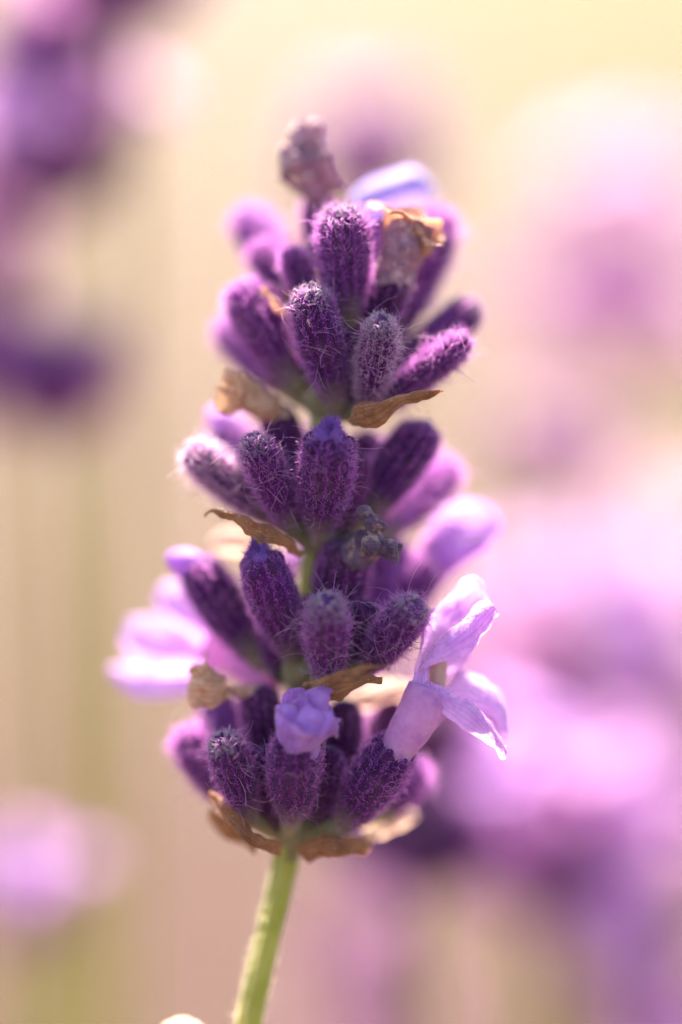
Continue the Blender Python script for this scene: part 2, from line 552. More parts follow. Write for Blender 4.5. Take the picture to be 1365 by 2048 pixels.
def calyx_geo(L, Rm, seed, rib=13, seg=52, rings=26, bend=0.0, ribamp=0.10, open_tip=False):
    t = np.linspace(0, 1, rings)
    t = t ** 0.9
    r = np.interp(t, PROF_T, PROF_R)
    r = np.convolve(np.pad(r, 1, mode='edge'), [0.25, 0.5, 0.25], 'valid')
    if open_tip: r = np.where(t > 0.8, np.interp(t, [0.8, 1], [0.93, 0.62]), r)
    th = np.linspace(0, 2 * math.pi, seg, endpoint=False)
    ribs = (1 - ribamp * (np.abs(np.sin(th * rib / 2)) < 0.45) * 1.3 + ribamp * 0.5 * np.cos(rib * th))
    amt = np.clip(t / 0.3, 0, 1) * np.clip((1.04 - t) / 0.1, 0, 1)
    rr = Rm * r[:, None] * (1 + (ribs[None, :] - 1) * amt[:, None])
    x = rr * np.cos(th)
    y = rr * np.sin(th)
    z = np.broadcast_to((t * L)[:, None], x.shape)
    v = np.stack([x, y, z], -1).reshape(-1, 3)
    al = np.broadcast_to(t[:, None], x.shape).ravel().copy()
    v[:, :2] *= (1 + 0.06 * wave_noise(v / Rm, 1.6, seed))[:, None]
    v[:, 0] += bend * (v[:, 2] / L) ** 2 * L
    i = np.arange(rings - 1)[:, None] * seg
    j = np.arange(seg)[None, :]
    k = (j + 1) % seg
    q = np.stack([i + j, i + k, i + seg + k, i + seg + j], -1).reshape(-1, 4)
    a = len(v)
    v = np.vstack([v, v[:seg].mean(0)[None], v[-seg:].mean(0)[None] + [[0, 0, -0.02 * L]]])
    al = np.concatenate([al, [0, 1]])
    rb = np.concatenate([np.broadcast_to((0.5 + 0.5 * np.cos(rib * th))[None, :], x.shape).ravel(), [.5, .5]])
    tr = [(a, (s + 1) % seg, s) for s in range(seg)] + [(a + 1, (rings - 1) * seg + s, (rings - 1) * seg + (s + 1) % seg) for s in range(seg)]
    return v, q, np.array(tr, np.int32), al, rb


def calyx_surface(L, Rm, n, seed, tmin=0.08, tmax=1.0, bend=0.0):
    g = np.random.default_rng(seed + 77)
    t = g.uniform(tmin, tmax, n * 2)
    keep = g.uniform(0, 1, n * 2) < np.interp(t, PROF_T, PROF_R)
    t = t[keep][:n]
    th = g.uniform(0, 2 * math.pi, len(t))
    rd = np.round(th * 13 / 6.28319) * 6.28319 / 13         # down grows thickest along the ribs
    th = np.where(g.uniform(0, 1, len(t)) < 0.55, rd + g.normal(size=len(t)) * 0.05, th)
    r = np.interp(t, PROF_T, PROF_R) * Rm * 0.985
    dr = (np.interp(t + 0.02, PROF_T, PROF_R) - np.interp(t - 0.02, PROF_T, PROF_R)) * Rm / (0.04 * L)
    p = np.stack([r * np.cos(th) + bend * t ** 2 * L, r * np.sin(th), t * L], -1)
    nn = np.stack([np.cos(th), np.sin(th), -dr], -1)
    nn /= np.linalg.norm(nn, axis=1)[:, None]
    return p, nn, t


def place(o, base, tip, roll=0.0):
    d = Vector(tip - base).normalized()
    o.rotation_mode = 'QUATERNION'
    q = d.to_track_quat('Z', 'Y')
    o.rotation_quaternion = q @ Matrix.Rotation(roll, 3, 'Z').to_quaternion()
    o.location = Vector(base)


SEED = [100]


def make_calyx(spike, base, tip, width, tip_kind='wool', hairs=1300, mat=None, hmat=None, hlen=0.065, shag=0, bend=0.0,
               axis_pt=None, hrad=0.0019, label=None, open_tip=False):
    SEED[0] += 1
    sd_ = SEED[0]
    b, tp = P(*base), P(*tip)
    tp = b + (tp - b) * 1.03
    b = tp + (b - tp) * 1.14
    L = float(np.linalg.norm(tp - b))
    Rm = width / PPU / 2 * 0.88 * rng.uniform(0.94, 1.05)
    bend = bend + rng.uniform(-0.07, 0.07)
    hlen = hlen * rng.uniform(0.85, 1.15)
    v, q, tr, al, rb = calyx_geo(L, Rm, sd_, bend=bend, open_tip=open_tip)
    o = build('calyx', v, q, mat or M_CALYX, attrs={'along': al, 'rib': rb}, tris=tr)
    place(o, b, tp, rng.uniform(0, 6.28))
    o.location = o.location - spike.location
    o.parent = spike
    if label: o['label'] = label
    zax = np.array([0, 0, 1.0])
    # velvet of short hairs
    if hairs:
        p, nn, t = calyx_surface(L, Rm, int(hairs * 1.7), sd_, bend=bend)
        ln = np.random.default_rng(sd_).lognormal(0, 0.36, len(p)) * hlen * 0.68 * np.interp(t, [0, 0.25, .85, 1], [0.8, 1.0, 1.0, 0.5])
        hv, hq, ha, ht = hair_geo(p, nn, zax, ln, sd_, rad=hrad, lean=1.5, wild=0.45, curl=0.7)
        if shag:
            p2, n2, t2 = calyx_surface(L, Rm, shag, sd_ + 9, 0.12, 0.95, bend=bend)
            l2 = np.random.default_rng(sd_ + 3).uniform(0.10, 0.24, len(p2))
            g2 = hair_geo(p2, n2 * 0.7, zax, l2, sd_ + 4, rad=0.0021, lean=0.4, wild=0.9, curl=0.75, seg=5, sides=3)
            mi = np.concatenate([np.zeros(len(hq)), np.ones(len(g2[1]))])
            hq = np.vstack([hq, g2[1] + len(hv)])
            hv = np.vstack([hv, g2[0]])
            ha = np.concatenate([ha, g2[2]])
            ht = np.concatenate([ht, g2[3]])
        else:
            mi = np.zeros(len(hq))
        h = build('calyx_fuzz', hv, hq, [hmat or M_HAIR, M_HAIR_PALE], attrs={'along': ha, 'tone': ht}, mat_idx=mi)
        h.parent = o
        tag(h, kind='stuff')
    g = np.random.default_rng(sd_ + 31)
    if tip_kind in ('wool', 'wool_big'):
        k = 26 if tip_kind == 'wool' else 48
        geos = []
        for _ in range(k):
            a = g.uniform(0, 6.28)
            tw = g.uniform(0.88 if tip_kind == 'wool_big' else 0.93, 1.0)
            rad = Rm * np.interp(tw, PROF_T, PROF_R) * g.uniform(0.75, 0.98)
            z = L * tw
            geos.append(ball_geo(np.array([rad * math.cos(a) + bend * L, rad * math.sin(a), z]), np.array([1, 1, 1.3]) * Rm * g.uniform(0.06, 0.14),
                                 int(g.integers(1e6)), 0.55, 2.2, 8, 6))
        tv, tq, tt = merge(geos)
        p3, n3, t3 = calyx_surface(L, Rm, 420, sd_ + 5, 0.86, 1.0, bend=bend)
        l3 = g.uniform(0.02, 0.055, len(p3))
        hv, hq, _, _ = hair_geo(p3, n3, zax, l3, sd_ + 6, rad=0.0024, lean=0.5, wild=0.9, curl=0.9)
        tq = np.vstack([tq, hq + len(tv)])
        tv = np.vstack([tv, hv])
        c = build('woolly_tip', tv, tq, M_WOOL, tris=tt)
        c.parent = o
    elif tip_kind == 'bud':
        c0 = np.array([bend * L, 0, L * 0.96])
        tv, tq, tt = ball_geo(c0, np.array([0.46, 0.42, 0.58]) * Rm, sd_, 0.38, 2.1, 28, 22)
        hv = tv[:-2]
        nn = hv - c0
        nn /= np.linalg.norm(nn, axis=1)[:, None]
        hv2, hq2, ha2, ht2 = hair_geo(np.repeat(hv, 3, 0), np.repeat(nn, 3, 0), zax, g.uniform(0.015, 0.05, len(hv) * 3), sd_, rad=0.0019, wild=0.6)
        tq = np.vstack([tq, hq2 + len(tv)])
        tv = np.vstack([tv, hv2])
        c = build('flower_bud', tv, tq, M_BUD, tris=tt)
        c.parent = o
        # calyx teeth round the bud
    if tip_kind in ('bud', 'teeth'):
        for s_ in range(5):
            a = s_ * 1.2566 + g.uniform(-0.2, 0.2)
            r0 = Rm * 0.72
            p0 = np.array([r0 * math.cos(a) + bend * L, r0 * math.sin(a), L * 0.86])
            p1 = p0 * [0.93, 0.93, 1] + np.array([0, 0, L * 0.10])
            cc = spline([p0, (p0 + p1) / 2 + np.array([math.cos(a), math.sin(a), 0]) * Rm * 0.06, p1], 6)
            tv, tq, tt = tube_geo(cc, np.array([.26, .27, .25, .2, .13, .04]) * Rm, 8, True, 0.008, 20, sd_ + s_)
            c = build('calyx_tooth', tv, tq, mat or M_CALYX, tris=tt, attrs={'along': np.full(len(tv), 0.9)})
            c.parent = o
    # pedicel back to the stem
    if axis_pt is not None:
        e = P(*axis_pt)
        inv = o.matrix_basis.to_3x3().inverted() if False else o.rotation_quaternion.to_matrix().inverted()
        le = np.array(inv @ Vector(e - b))
        cc = spline([le, le * 0.5 + np.array([0, 0, -0.02]), np.array([0, 0, 0.03])], 8)
        tv, tq, tt = tube_geo(cc, np.interp(np.linspace(0, 1, 8), [0, 1], [0.05, Rm * 0.42]), 10, True, 0.006, 12, sd_)
        c = build('pedicel', tv, tq, M_PEDICEL, tris=tt)
        c.parent = o
    return o


def sheet(name, spike, layers, mat, label=None, parent=None, hair=0, hmat=None, hlen=0.03, **kw):
    """part made of one or more lofted sheets; layers = [(A, B, options)]"""
    geos = []
    for i, (A, B, opt) in enumerate(layers):
        k = dict(kw); k.update(opt); k.setdefault('seed', SEED[0] + i * 7)
        geos.append(loft_geo(A, B, **k))
    SEED[0] += 1
    v, q, t = merge(geos)
    al = np.zeros(len(v)); tone = np.zeros(len(v))
    ac = np.concatenate([np.tile(np.linspace(0, 1, k.get('m', 20)), len(gv_[0]) // k.get('m', 20)) for gv_ in geos])
    mi = np.zeros(len(q))
    mats = [mat]
    if hair:
        g = np.random.default_rng(SEED[0])
        fi = g.integers(0, len(q), hair)
        wq = g.dirichlet([1, 1, 1, 1], hair)
        p = (v[q[fi]] * wq[..., None]).sum(1)
        nn = np.cross(v[q[fi, 2]] - v[q[fi, 0]], v[q[fi, 3]] - v[q[fi, 1]])
        nn /= np.linalg.norm(nn, axis=1)[:, None] + 1e-12
        hv, hq, ha, ht = hair_geo(p, nn, np.zeros(3), g.lognormal(0, 0.3, hair) * hlen, SEED[0], rad=0.0016, wild=0.4)
        q = np.vstack([q, hq + len(v)])
        mi = np.concatenate([mi, np.ones(len(hq))])
        al = np.concatenate([al, ha]); tone = np.concatenate([tone, ht]); ac = np.concatenate([ac, np.zeros(len(hv))])
        v = np.vstack([v, hv])
        mats.append(hmat or M_HAIR_PALE)
    org = P(*layers[0][0][0])
    o = build(name, v, q, mats, origin=org, attrs={'along': al, 'tone': tone, 'across': ac}, mat_idx=mi if hair else None)
    o.location = o.location - spike.location
    o.parent = spike
    if label: o['label'] = label
    return o


def lumps(spike, name, mat, pieces, label=None, crumple=0.0):
    """withered corolla from crumpled tubes; pieces = [(points with radius px, noise)]"""
    geos = []
    SEED[0] += 3
    for i, (pts, amp) in enumerate(pieces):
        c = spline([np.append(P(a, b, d), r / PPU) for a, b, d, r in pts], 44 if crumple else 30)
        gv, gq_, gt = tube_geo(c[:, :3], c[:, 3], 36 if crumple else 24, True, amp, 16, SEED[0] + i)
        if crumple:
            ctr = np.repeat(c[:, :3], 36, 0)
            dr = gv[:-2] - ctr
            dr /= np.linalg.norm(dr, axis=1)[:, None] + 1e-9
            rg = 1 - 2 * np.abs(wave_noise(gv[:-2], 24, SEED[0] + i + 90, 2)) + 0.5 * wave_noise(gv[:-2], 70, SEED[0] + i + 60, 2)
            gv[:-2] += dr * (rg * crumple * np.repeat(np.minimum(1, c[:, 3] / 0.05), 36))[:, None]
        geos.append((gv, gq_, gt))
    v, q, t = merge(geos)
    org = P(*pieces[0][0][0][:3])
    o = build(name, v, q, mat, origin=org, tris=t)
    o.location = o.location - spike.location
    o.parent = spike
    if label: o['label'] = label
    return o


def trumpet_geo(c0, c1, r0, r1, flare, lobes=5, seed=1, seg=90, n1=16, n2=16, turn=1.9, crk=0.008, phase=0.0, skew=None):
    """corolla: a tube opening into turned-out lobes (centimetres)"""
    g = np.random.default_rng(seed)
    ax_ = c1 - c0
    L = np.linalg.norm(ax_); ax_ = ax_ / L
    u = np.cross(ax_, [0.2, 1, 0.1]); u /= np.linalg.norm(u)
    v_ = np.cross(ax_, u)
    th = np.linspace(0, 2 * math.pi, seg, endpoint=False)
    rad = u[None] * np.cos(th)[:, None] + v_[None] * np.sin(th)[:, None]
    ll = flare * (0.30 + 0.70 * np.abs(np.cos(lobes / 2 * (th - phase))) ** 0.7) * (1 + 0.35 * np.sin(th + g.uniform(0, 6)) + 0.2 * np.sin(2 * th + g.uniform(0, 6)))
    tr_ = turn * (1 + 0.35 * np.sin(3 * th + g.uniform(0, 6)))
    rows = []
    for t in np.linspace(0, 1, n1):
        rr = (r0 + (r1 - r0) * t ** 1.3) * (1 + 0.07 * np.cos(lobes * (th - phase)) * t)
        rows.append(c0 + ax_ * (L * t) + rad * rr[:, None])
    cur = rows[-1].copy()
    for k in range(n2):
        ph = 0.25 + (tr_ - 0.25) * (k + 1) / n2
        cur = cur + (ax_[None] * np.cos(ph)[:, None] + rad * np.sin(ph)[:, None]) * (ll / n2)[:, None]
        rows.append(cur.copy())
    p = np.array(rows).reshape(-1, 3)
    rr_ = np.tile(rad, (n1 + n2, 1))
    p = p + rr_ * (wave_noise(p, 16, seed) * crk * 1.6 + wave_noise(p, 42, seed + 1, 2) * crk * 0.8)[:, None] + ax_[None] * (wave_noise(p, 20, seed + 2) * crk * np.repeat(np.linspace(0, 2.2, n1 + n2), seg))[:, None]
    i = np.arange(n1 + n2 - 1)[:, None] * seg
    j = np.arange(seg)[None, :]
    k = (j + 1) % seg
    q = np.stack([i + j, i + k, i + seg + k, i + seg + j], -1).reshape(-1, 4)
    return p, q, np.tile(np.abs(th / math.pi - 1) * 2, n1 + n2)


def trumpet(spike, name, mat, a, b, r0, r1, flare, label=None, hair=0, **kw):
    SEED[0] += 1
    v, q, ac = trumpet_geo(P(*a), P(*b), r0 / PPU, r1 / PPU, flare / PPU, seed=SEED[0], **kw)
    al = np.zeros(len(v)); mi = np.zeros(len(q)); tn = np.zeros(len(v))
    if hair:
        g = np.random.default_rng(SEED[0])
        fi = g.integers(0, len(q), hair)
        p = v[q[fi]].mean(1)
        nn = np.cross(v[q[fi, 2]] - v[q[fi, 0]], v[q[fi, 3]] - v[q[fi, 1]])
        nn /= np.linalg.norm(nn, axis=1)[:, None] + 1e-12
        hv, hq, ha, ht = hair_geo(p, nn, np.zeros(3), g.lognormal(0, .3, hair) * .014, SEED[0], rad=.0015, wild=.4)
        q = np.vstack([q, hq + len(v)]); v = np.vstack([v, hv])
        mi = np.concatenate([mi, np.ones(len(hq))]); al = np.concatenate([al, ha]); tn = np.concatenate([tn, ht]); ac = np.concatenate([ac, np.zeros(len(hv))])
    o = build(name, v, q, [mat, M_HAIR_PALE], origin=P(*a), attrs={'across': ac, 'along': al, 'tone': tn}, mat_idx=mi)
    o.location = o.location - spike.location
    o.parent = spike
    if label: o['label'] = label
    return o


# ---------------------------------------------------------------- the lavender spike in focus
AXIS = [(655, 470, -.06), (662, 620, -.03), (648, 800, 0), (632, 1070, 0), (605, 1330, 0), (585, 1560, 0), (572, 1720, 0), (535, 1880, 0.03), (496, 2060, 0.06),
        (440, 2400, 0.1)]
stem_pts = [P(*a) for a in AXIS]
foot = np.array([stem_pts[-1][0] - 1.6, stem_pts[-1][1] + 1.5, -0.3])
spike = empty('lavender_spike', foot)
tag(spike, 'sharp woolly purple lavender spike on a pale green stem, two lilac flowers open', 'lavender', 'lavender spikes in the field')

low = spline([stem_pts[-1], stem_pts[-1] * 0.5 + foot * 0.5 + np.array([-0.35, 0, 0]), foot], 30)
sc = np.vstack([spline(stem_pts, 70), low[1:]])
sr = np.concatenate([np.interp(np.linspace(0, 1, 70), [0, .3, .62, .70, 1], [0.052, 0.060, 0.060, 0.061, 0.062]), np.full(29, 0.07)])
# square, grooved stem
v, q, t = tube_geo(sc, sr, 24, True, 0.005, 6, 3)
tt_, uu_, vv_ = frames(sc)
rel = v[:-2].reshape(len(sc), 24, 3) - sc[:, None, :]
th = np.linspace(0, 2 * math.pi, 24, endpoint=False)
rel *= (1 + 0.20 * np.cos(4 * th + 0.6) - 0.06 * np.cos(8 * th))[None, :, None]
v[:-2] = (sc[:, None, :] + rel).reshape(-1, 3)
o = build('stem', v, q, M_STEM, origin=foot, tris=t)
under(o, spike)
# down on the stem
gi = rng.integers(0, 69, 3000)
ga = (np.round((rng.uniform(0, 6.28, 3000) * 4 + .6) / 6.2832) * 6.2832 - .6) / 4 + rng.normal(0, .22, 3000)     # down sits on the four ridges
nn = uu_[gi] * np.cos(ga)[:, None] + vv_[gi] * np.sin(ga)[:, None]
hv, hq, ha, ht = hair_geo(sc[gi] + (sc[gi + 1] - sc[gi]) * rng.uniform(0, 1, (3000, 1)) + nn * (sr[gi] * 1.12)[:, None], nn, -tt_[gi] * 0.6, rng.lognormal(0, .4, 3000) * 0.028, 5, rad=0.0026)
h = build('stem_fuzz', hv, hq, M_STEM_HAIR, origin=foot, attrs={'along': ha, 'tone': ht})
under(h, spike)
tag(h, kind='stuff')

K = make_calyx
pale = dict(mat=M_CALYX_PALE)
dark = dict(mat=M_CALYX_DARK)
# top whorl
w1 = (664, 640, -.02)
K(spike, (695, 625, .12), (684, 420, .28), 112, 'wool_big', 1700, axis_pt=w1, hlen=.08)
K(spike, (585, 575, -.35), (496, 428, -.62), 100, 'none', 900, axis_pt=w1, hlen=.09, **pale)
K(spike, (575, 590, -.12), (516, 488, -.22), 74, 'none', 900, axis_pt=w1, hlen=.07)
K(spike, (622, 605, .05), (579, 498, .08), 64, 'none', 900, axis_pt=w1, hlen=.055)
K(spike, (655, 560, -.20), (628, 395, -.28), 84, 'none', 900, axis_pt=w1, hlen=.06, **dark)
K(spike, (775, 680, -.15), (888, 425, -.34), 112, 'none', 1200, axis_pt=w1, hlen=.10)
K(spike, (740, 680, .05), (792, 530, .12), 92, 'none', 900, axis_pt=w1, hlen=.05, **dark)
K(spike, (730, 570, -.42), (765, 410, -.6), 105, 'none', 700, axis_pt=w1, hlen=.09, **pale)
K(spike, (665, 600, -.5), (668, 450, -.7), 105, 'none', 600, axis_pt=w1, hlen=.09)
K(spike, (700, 790, .02), (704, 640, .06), 92, 'none', 800, axis_pt=w1, hlen=.05, **dark)
# second whorl
w2 = (650, 815, 0)
K(spike, (668, 790, .15), (618, 585, .42), 112, 'wool', 1800, axis_pt=w2, hlen=.06, shag=60, label='calyx with a bluish tip in the second whorl')
K(spike, (735, 805, .18), (767, 648, .50), 84, 'wool_big', 1500, axis_pt=w2, hlen=.06, shag=110, hmat=M_HAIR_PALE, label='slim calyx with a frosted woolly tip')
K(spike, (760, 815, .12), (930, 678, .26), 68, 'none', 1400, axis_pt=w2, hlen=.075, shag=60)
K(spike, (770, 775, -.05), (946, 610, -.16), 94, 'wool', 1300, axis_pt=w2, hlen=.06)
K(spike, (592, 755, .02), (478, 572, -.05), 112, 'none', 1500, axis_pt=w2, hlen=.085)
K(spike, (560, 770, -.2), (438, 650, -.42), 82, 'none', 900, axis_pt=w2, hlen=.09, **pale)
K(spike, (705, 760, -.3), (728, 590, -.5), 110, 'none', 600, axis_pt=w2, hlen=.06, **dark)
K(spike, (620, 760, -.35), (570, 600, -.6), 105, 'none', 500, axis_pt=w2, hlen=.06, **dark)
# third whorl
w3 = (632, 1085, 0)
K(spike, (643, 1050, .2), (660, 872, .50), 118, 'bud', 1900, axis_pt=w3, hlen=.055, shag=60, label='fat calyx with a violet bud pushing out')
K(spike, (577, 1045, .2), (514, 877, .45), 80, 'wool', 1500, axis_pt=w3, hlen=.055, shag=90)
K(spike, (535, 1030, .05), (380, 898, .12), 84, 'none', 1700, axis_pt=w3, hlen=.10, shag=80, hmat=M_HAIR_PALE)
K(spike, (545, 960, -.25), (438, 838, -.45), 96, 'none', 700, axis_pt=w3, hlen=.07, **pale)
K(spike, (600, 960, -.05), (545, 815, -.05), 88, 'none', 900, axis_pt=w3, hlen=.04, **dark)
K(spike, (740, 1020, .0), (842, 845, .02), 118, 'none', 1300, axis_pt=w3, hlen=.06)
K(spike, (715, 1000, -.2), (740, 868, -.30), 92, 'none', 700, axis_pt=w3, hlen=.05, **dark)
K(spike, (775, 1060, -.1), (905, 930, -.28), 82, 'none', 1100, axis_pt=w3, hlen=.10, **pale)
K(spike, (640, 980, -.4), (640, 860, -.6), 100, 'none', 400, axis_pt=w3, hlen=.06, **dark)
K(spike, (690, 1050, .08), (706, 905, .14), 84, 'none', 800, axis_pt=w3, hlen=.05, **dark)
K(spike, (605, 1050, .0), (590, 915, .05), 78, 'none', 800, axis_pt=w3, hlen=.05, **dark)
# fourth whorl
w4 = (605, 1345, 0)
K(spike, (582, 1300, .12), (518, 1112, .38), 108, 'bud', 1800, axis_pt=w4, hlen=.06, label='pointed calyx with a violet bud tip')
K(spike, (510, 1305, -.05), (388, 1128, -.08), 108, 'none', 1400, axis_pt=w4, hlen=.075)
K(spike, (662, 1250, .06), (698, 1088, .18), 122, 'none', 1300, axis_pt=w4, hlen=.045, **dark)
K(spike, (655, 1345, .28), (652, 1205, .62), 100, 'wool_big', 1800, axis_pt=w4, hlen=.055, shag=170, label='shaggiest front calyx, covered in long pale hairs')
K(spike, (745, 1325, .22), (828, 1210, .50), 92, 'wool_big', 1600, axis_pt=w4, hlen=.055, shag=120)
K(spike, (740, 1260, -.12), (792, 1085, -.16), 84, 'none', 900, axis_pt=w4, hlen=.10, **pale)
K(spike, (790, 1240, -.2), (852, 1120, -.3), 108, 'none', 800, axis_pt=w4, hlen=.07)
K(spike, (600, 1260, -.35), (590, 1110, -.55), 100, 'none', 500, axis_pt=w4, hlen=.09, **pale)
K(spike, (560, 1350, -.2), (490, 1250, -.4), 90, 'none', 500, axis_pt=w4, hlen=.07, **pale)
K(spike, (700, 1330, .08), (738, 1205, .16), 84, 'none', 900, axis_pt=w4, hlen=.05, **dark)
K(spike, (560, 1345, .02), (545, 1240, .02), 86, 'none', 700, axis_pt=w4, hlen=.05, **dark)
K(spike, (622, 1300, .04), (612, 1195, .08), 70, 'none', 700, axis_pt=w4, hlen=.05, **dark)
# fifth whorl
w5 = (580, 1665, 0)
K(spike, (583, 1625, .25), (592, 1475, .52), 118, 'teeth', 1900, axis_pt=w5, hlen=.05, shag=40, open_tip=True, label='front calyx holding the violet half open flower')
K(spike, (497, 1625, .22), (444, 1475, .45), 86, 'wool_big', 1500, axis_pt=w5, hlen=.055, shag=60)
K(spike, (440, 1590, .0), (365, 1462, -.02), 78, 'none', 1300, axis_pt=w5, hlen=.09, shag=30)
K(spike, (535, 1530, .02), (515, 1375, .08), 100, 'none', 1100, axis_pt=w5, hlen=.06, **dark)
K(spike, (475, 1530, -.25), (432, 1395, -.36), 98, 'none', 800, axis_pt=w5, hlen=.07, **pale)
K(spike, (680, 1580, .0), (690, 1405, .02), 98, 'none', 1000, axis_pt=w5, hlen=.04, **dark)
K(spike, (690, 1640, .2), (800, 1492, .38), 118, 'teeth', 1700, axis_pt=w5, hlen=.06, open_tip=True, label='calyx holding the big open lilac flower')
K(spike, (775, 1620, -.1), (838, 1525, -.15), 84, 'none', 1100, axis_pt=w5, hlen=.10, **pale)
K(spike, (735, 1500, -.2), (790, 1400, -.3), 80, 'none', 600, axis_pt=w5, hlen=.06, **dark)
K(spike, (600, 1560, -.35), (590, 1400, -.5), 110, 'none', 500, axis_pt=w5, hlen=.06, **dark)

K(spike, (618, 1560, .06), (612, 1400, .12), 86, 'none', 700, axis_pt=w5, hlen=.05, **dark)
K(spike, (545, 1640, .12), (500, 1500, .2), 74, 'none', 700, axis_pt=w5, hlen=.05, **dark)
K(spike, (640, 1640, .12), (668, 1500, .22), 80, 'none', 700, axis_pt=w5, hlen=.05, **dark)
# broad downy nodes where the calyces join the stem
for nx_, ny_, nr_ in ((652, 800, 44), (632, 1072, 42), (604, 1335, 46), (582, 1655, 46)):
    lumps(spike, 'stem_node', M_PEDICEL, [([(nx_ + 8, ny_ - 62, .0, 16), (nx_ + 4, ny_ - 25, .02, nr_ * .8), (nx_, ny_ + 8, .02, nr_), (nx_ - 3, ny_ + 40, .0, nr_ * .62), (nx_ - 6, ny_ + 66, 0, 22)], .018)])

# bracts
BR = dict(ruffle=.040, thick=.012, edge=.018, crinkle=.019, freq=12, n=56, m=26, hair=110, hlen=.014, hmat=M_STEM_HAIR)
sheet('bract', spike, [([(700, 845, .25), (715, 808, .35), (770, 805, .4), (830, 792, .42), (890, 782, .42)], [(705, 852, .3), (740, 858, .42), (775, 838, .48), (830, 806, .46), (890, 787, .43)], dict(bulge=.06))], M_BRACT, 'curled brown bract under the second whorl', **BR)
sheet('bract', spike, [([(605, 1108, .2), (575, 1072, .3), (520, 1046, .36), (465, 1022, .36), (430, 1014, .33), (412, 1026, .32)], [(600, 1112, .2), (560, 1098, .36), (510, 1075, .42), (468, 1040, .40), (432, 1020, .35), (413, 1030, .33)], dict(bulge=.03))], M_BRACT, 'brown bract with a hooked tip under the third whorl', **BR)
sheet('bract', spike, [([(604, 1370, .5), (650, 1357, .56), (700, 1342, .6), (745, 1334, .6), (775, 1335, .58), (780, 1348, .56)], [(606, 1375, .5), (650, 1362, .6), (700, 1352, .64), (745, 1344, .62), (773, 1339, .59), (777, 1349, .56)], dict(bulge=.02)),
                       ([(640, 1362, .48), (690, 1350, .5), (730, 1345, .48), (765, 1358, .42)], [(650, 1400, .44), (680, 1400, .46), (720, 1372, .44), (764, 1364, .42)], dict(bulge=.05))], M_BRACT, 'rolled brown bract beside the violet flower', **BR)
sheet('bract', spike, [([(568, 1690, .25), (520, 1665, .35), (470, 1620, .32), (425, 1575, .2)], [(565, 1712, .22), (510, 1690, .32), (455, 1645, .28), (422, 1592, .18)], dict(bulge=.07)),
                       ([(520, 1690, .1), (470, 1655, .05), (425, 1610, 0)], [(515, 1700, .1), (450, 1680, 0), (420, 1640, -.05)], dict(bulge=.04))], M_BRACT, 'dark brown cupped bract under the lowest whorl', **BR)
sheet('bract', spike, [([(590, 1695, .15), (650, 1670, .25), (700, 1672, .22), (742, 1672, .1)], [(620, 1730, .15), (660, 1715, .25), (705, 1710, .22), (740, 1698, .1)], dict(bulge=.07))], M_BRACT, 'tan bract beside the stem under the lowest whorl', **BR)
sheet('bract', spike, [([(720, 1660, -.1), (770, 1630, -.18), (810, 1618, -.22), (832, 1625, -.24)], [(735, 1685, -.1), (780, 1668, -.18), (815, 1650, -.22), (833, 1635, -.24)], dict(bulge=.05))], M_BRACT_PALE, 'pale papery bract under the open flower', **BR)
sheet('bract', spike, [([(580, 640, .0), (560, 605, .1), (535, 582, .12), (518, 572, .1)], [(572, 648, .0), (550, 618, .1), (528, 592, .12), (518, 578, .1)], dict(bulge=.02))], M_DRY_ORANGE, 'tiny tan bract between calyces of the top whorl', **BR)
sheet('bract', spike, [([(690, 1400, -.15), (740, 1370, -.2), (800, 1360, -.25), (840, 1372, -.28)], [(695, 1425, -.15), (745, 1415, -.2), (795, 1405, -.25), (835, 1390, -.28)], dict(bulge=.06))], M_BRACT_PALE, 'pale pinkish bract behind the big flower', **BR)
sheet('bract', spike, [([(560, 480, -.4), (575, 462, -.45), (590, 460, -.45)], [(565, 510, -.4), (585, 500, -.45), (597, 480, -.45)], dict(bulge=.02))], M_DRY_ORANGE, 'small orange bract scrap in the top whorl', **BR)

# withered corollas
lumps(spike, 'withered_corolla', M_DRY_MAUVE, [
    ([(640, 420, -.24, 22), (628, 372, -.2, 26), (612, 330, -.16, 30), (604, 300, -.15, 34)], .012),
    ([(606, 322, -.14, 26), (582, 320, -.1, 25), (562, 316, -.08, 18), (560, 330, -.08, 10)], .02),
    ([(600, 305, -.15, 24), (605, 275, -.16, 22), (618, 255, -.18, 20), (614, 248, -.18, 9)], .02),
    ([(612, 300, -.12, 20), (634, 288, -.1, 17), (645, 300, -.1, 15), (658, 308, -.1, 8)], .016),
    ([(560, 350, -.1, 8), (585, 372, -.15, 7), (625, 395, -.2, 8)], .006),
    ([(645, 305, -.1, 11), (652, 345, -.14, 10), (672, 385, -.2, 13)], .008)], 'pale mauve shrivelled flower on top of the spike', crumple=.020)
lumps(spike, 'withered_corolla', M_DRY_MAUVE, [
    ([(782, 580, .1, 30), (795, 530, .14, 38), (805, 490, .14, 44), (815, 450, .12, 46)], .018)], 'dry mauve flower tube in the top whorl', crumple=.020)
trumpet(spike, 'withered_lobe', M_DRY_ORANGE, (806, 490, .12), (818, 432, .16), 40, 44, 26, 'orange curled rim of the dry flower', turn=2.6, crk=.018, lobes=4)
trumpet(spike, 'withered_lobe', M_DRY_ORANGE, (842, 505, .13), (862, 470, .19), 14, 22, 20, 'small orange curl beside the rim of the dry flower', turn=2.4, crk=.016, lobes=3)
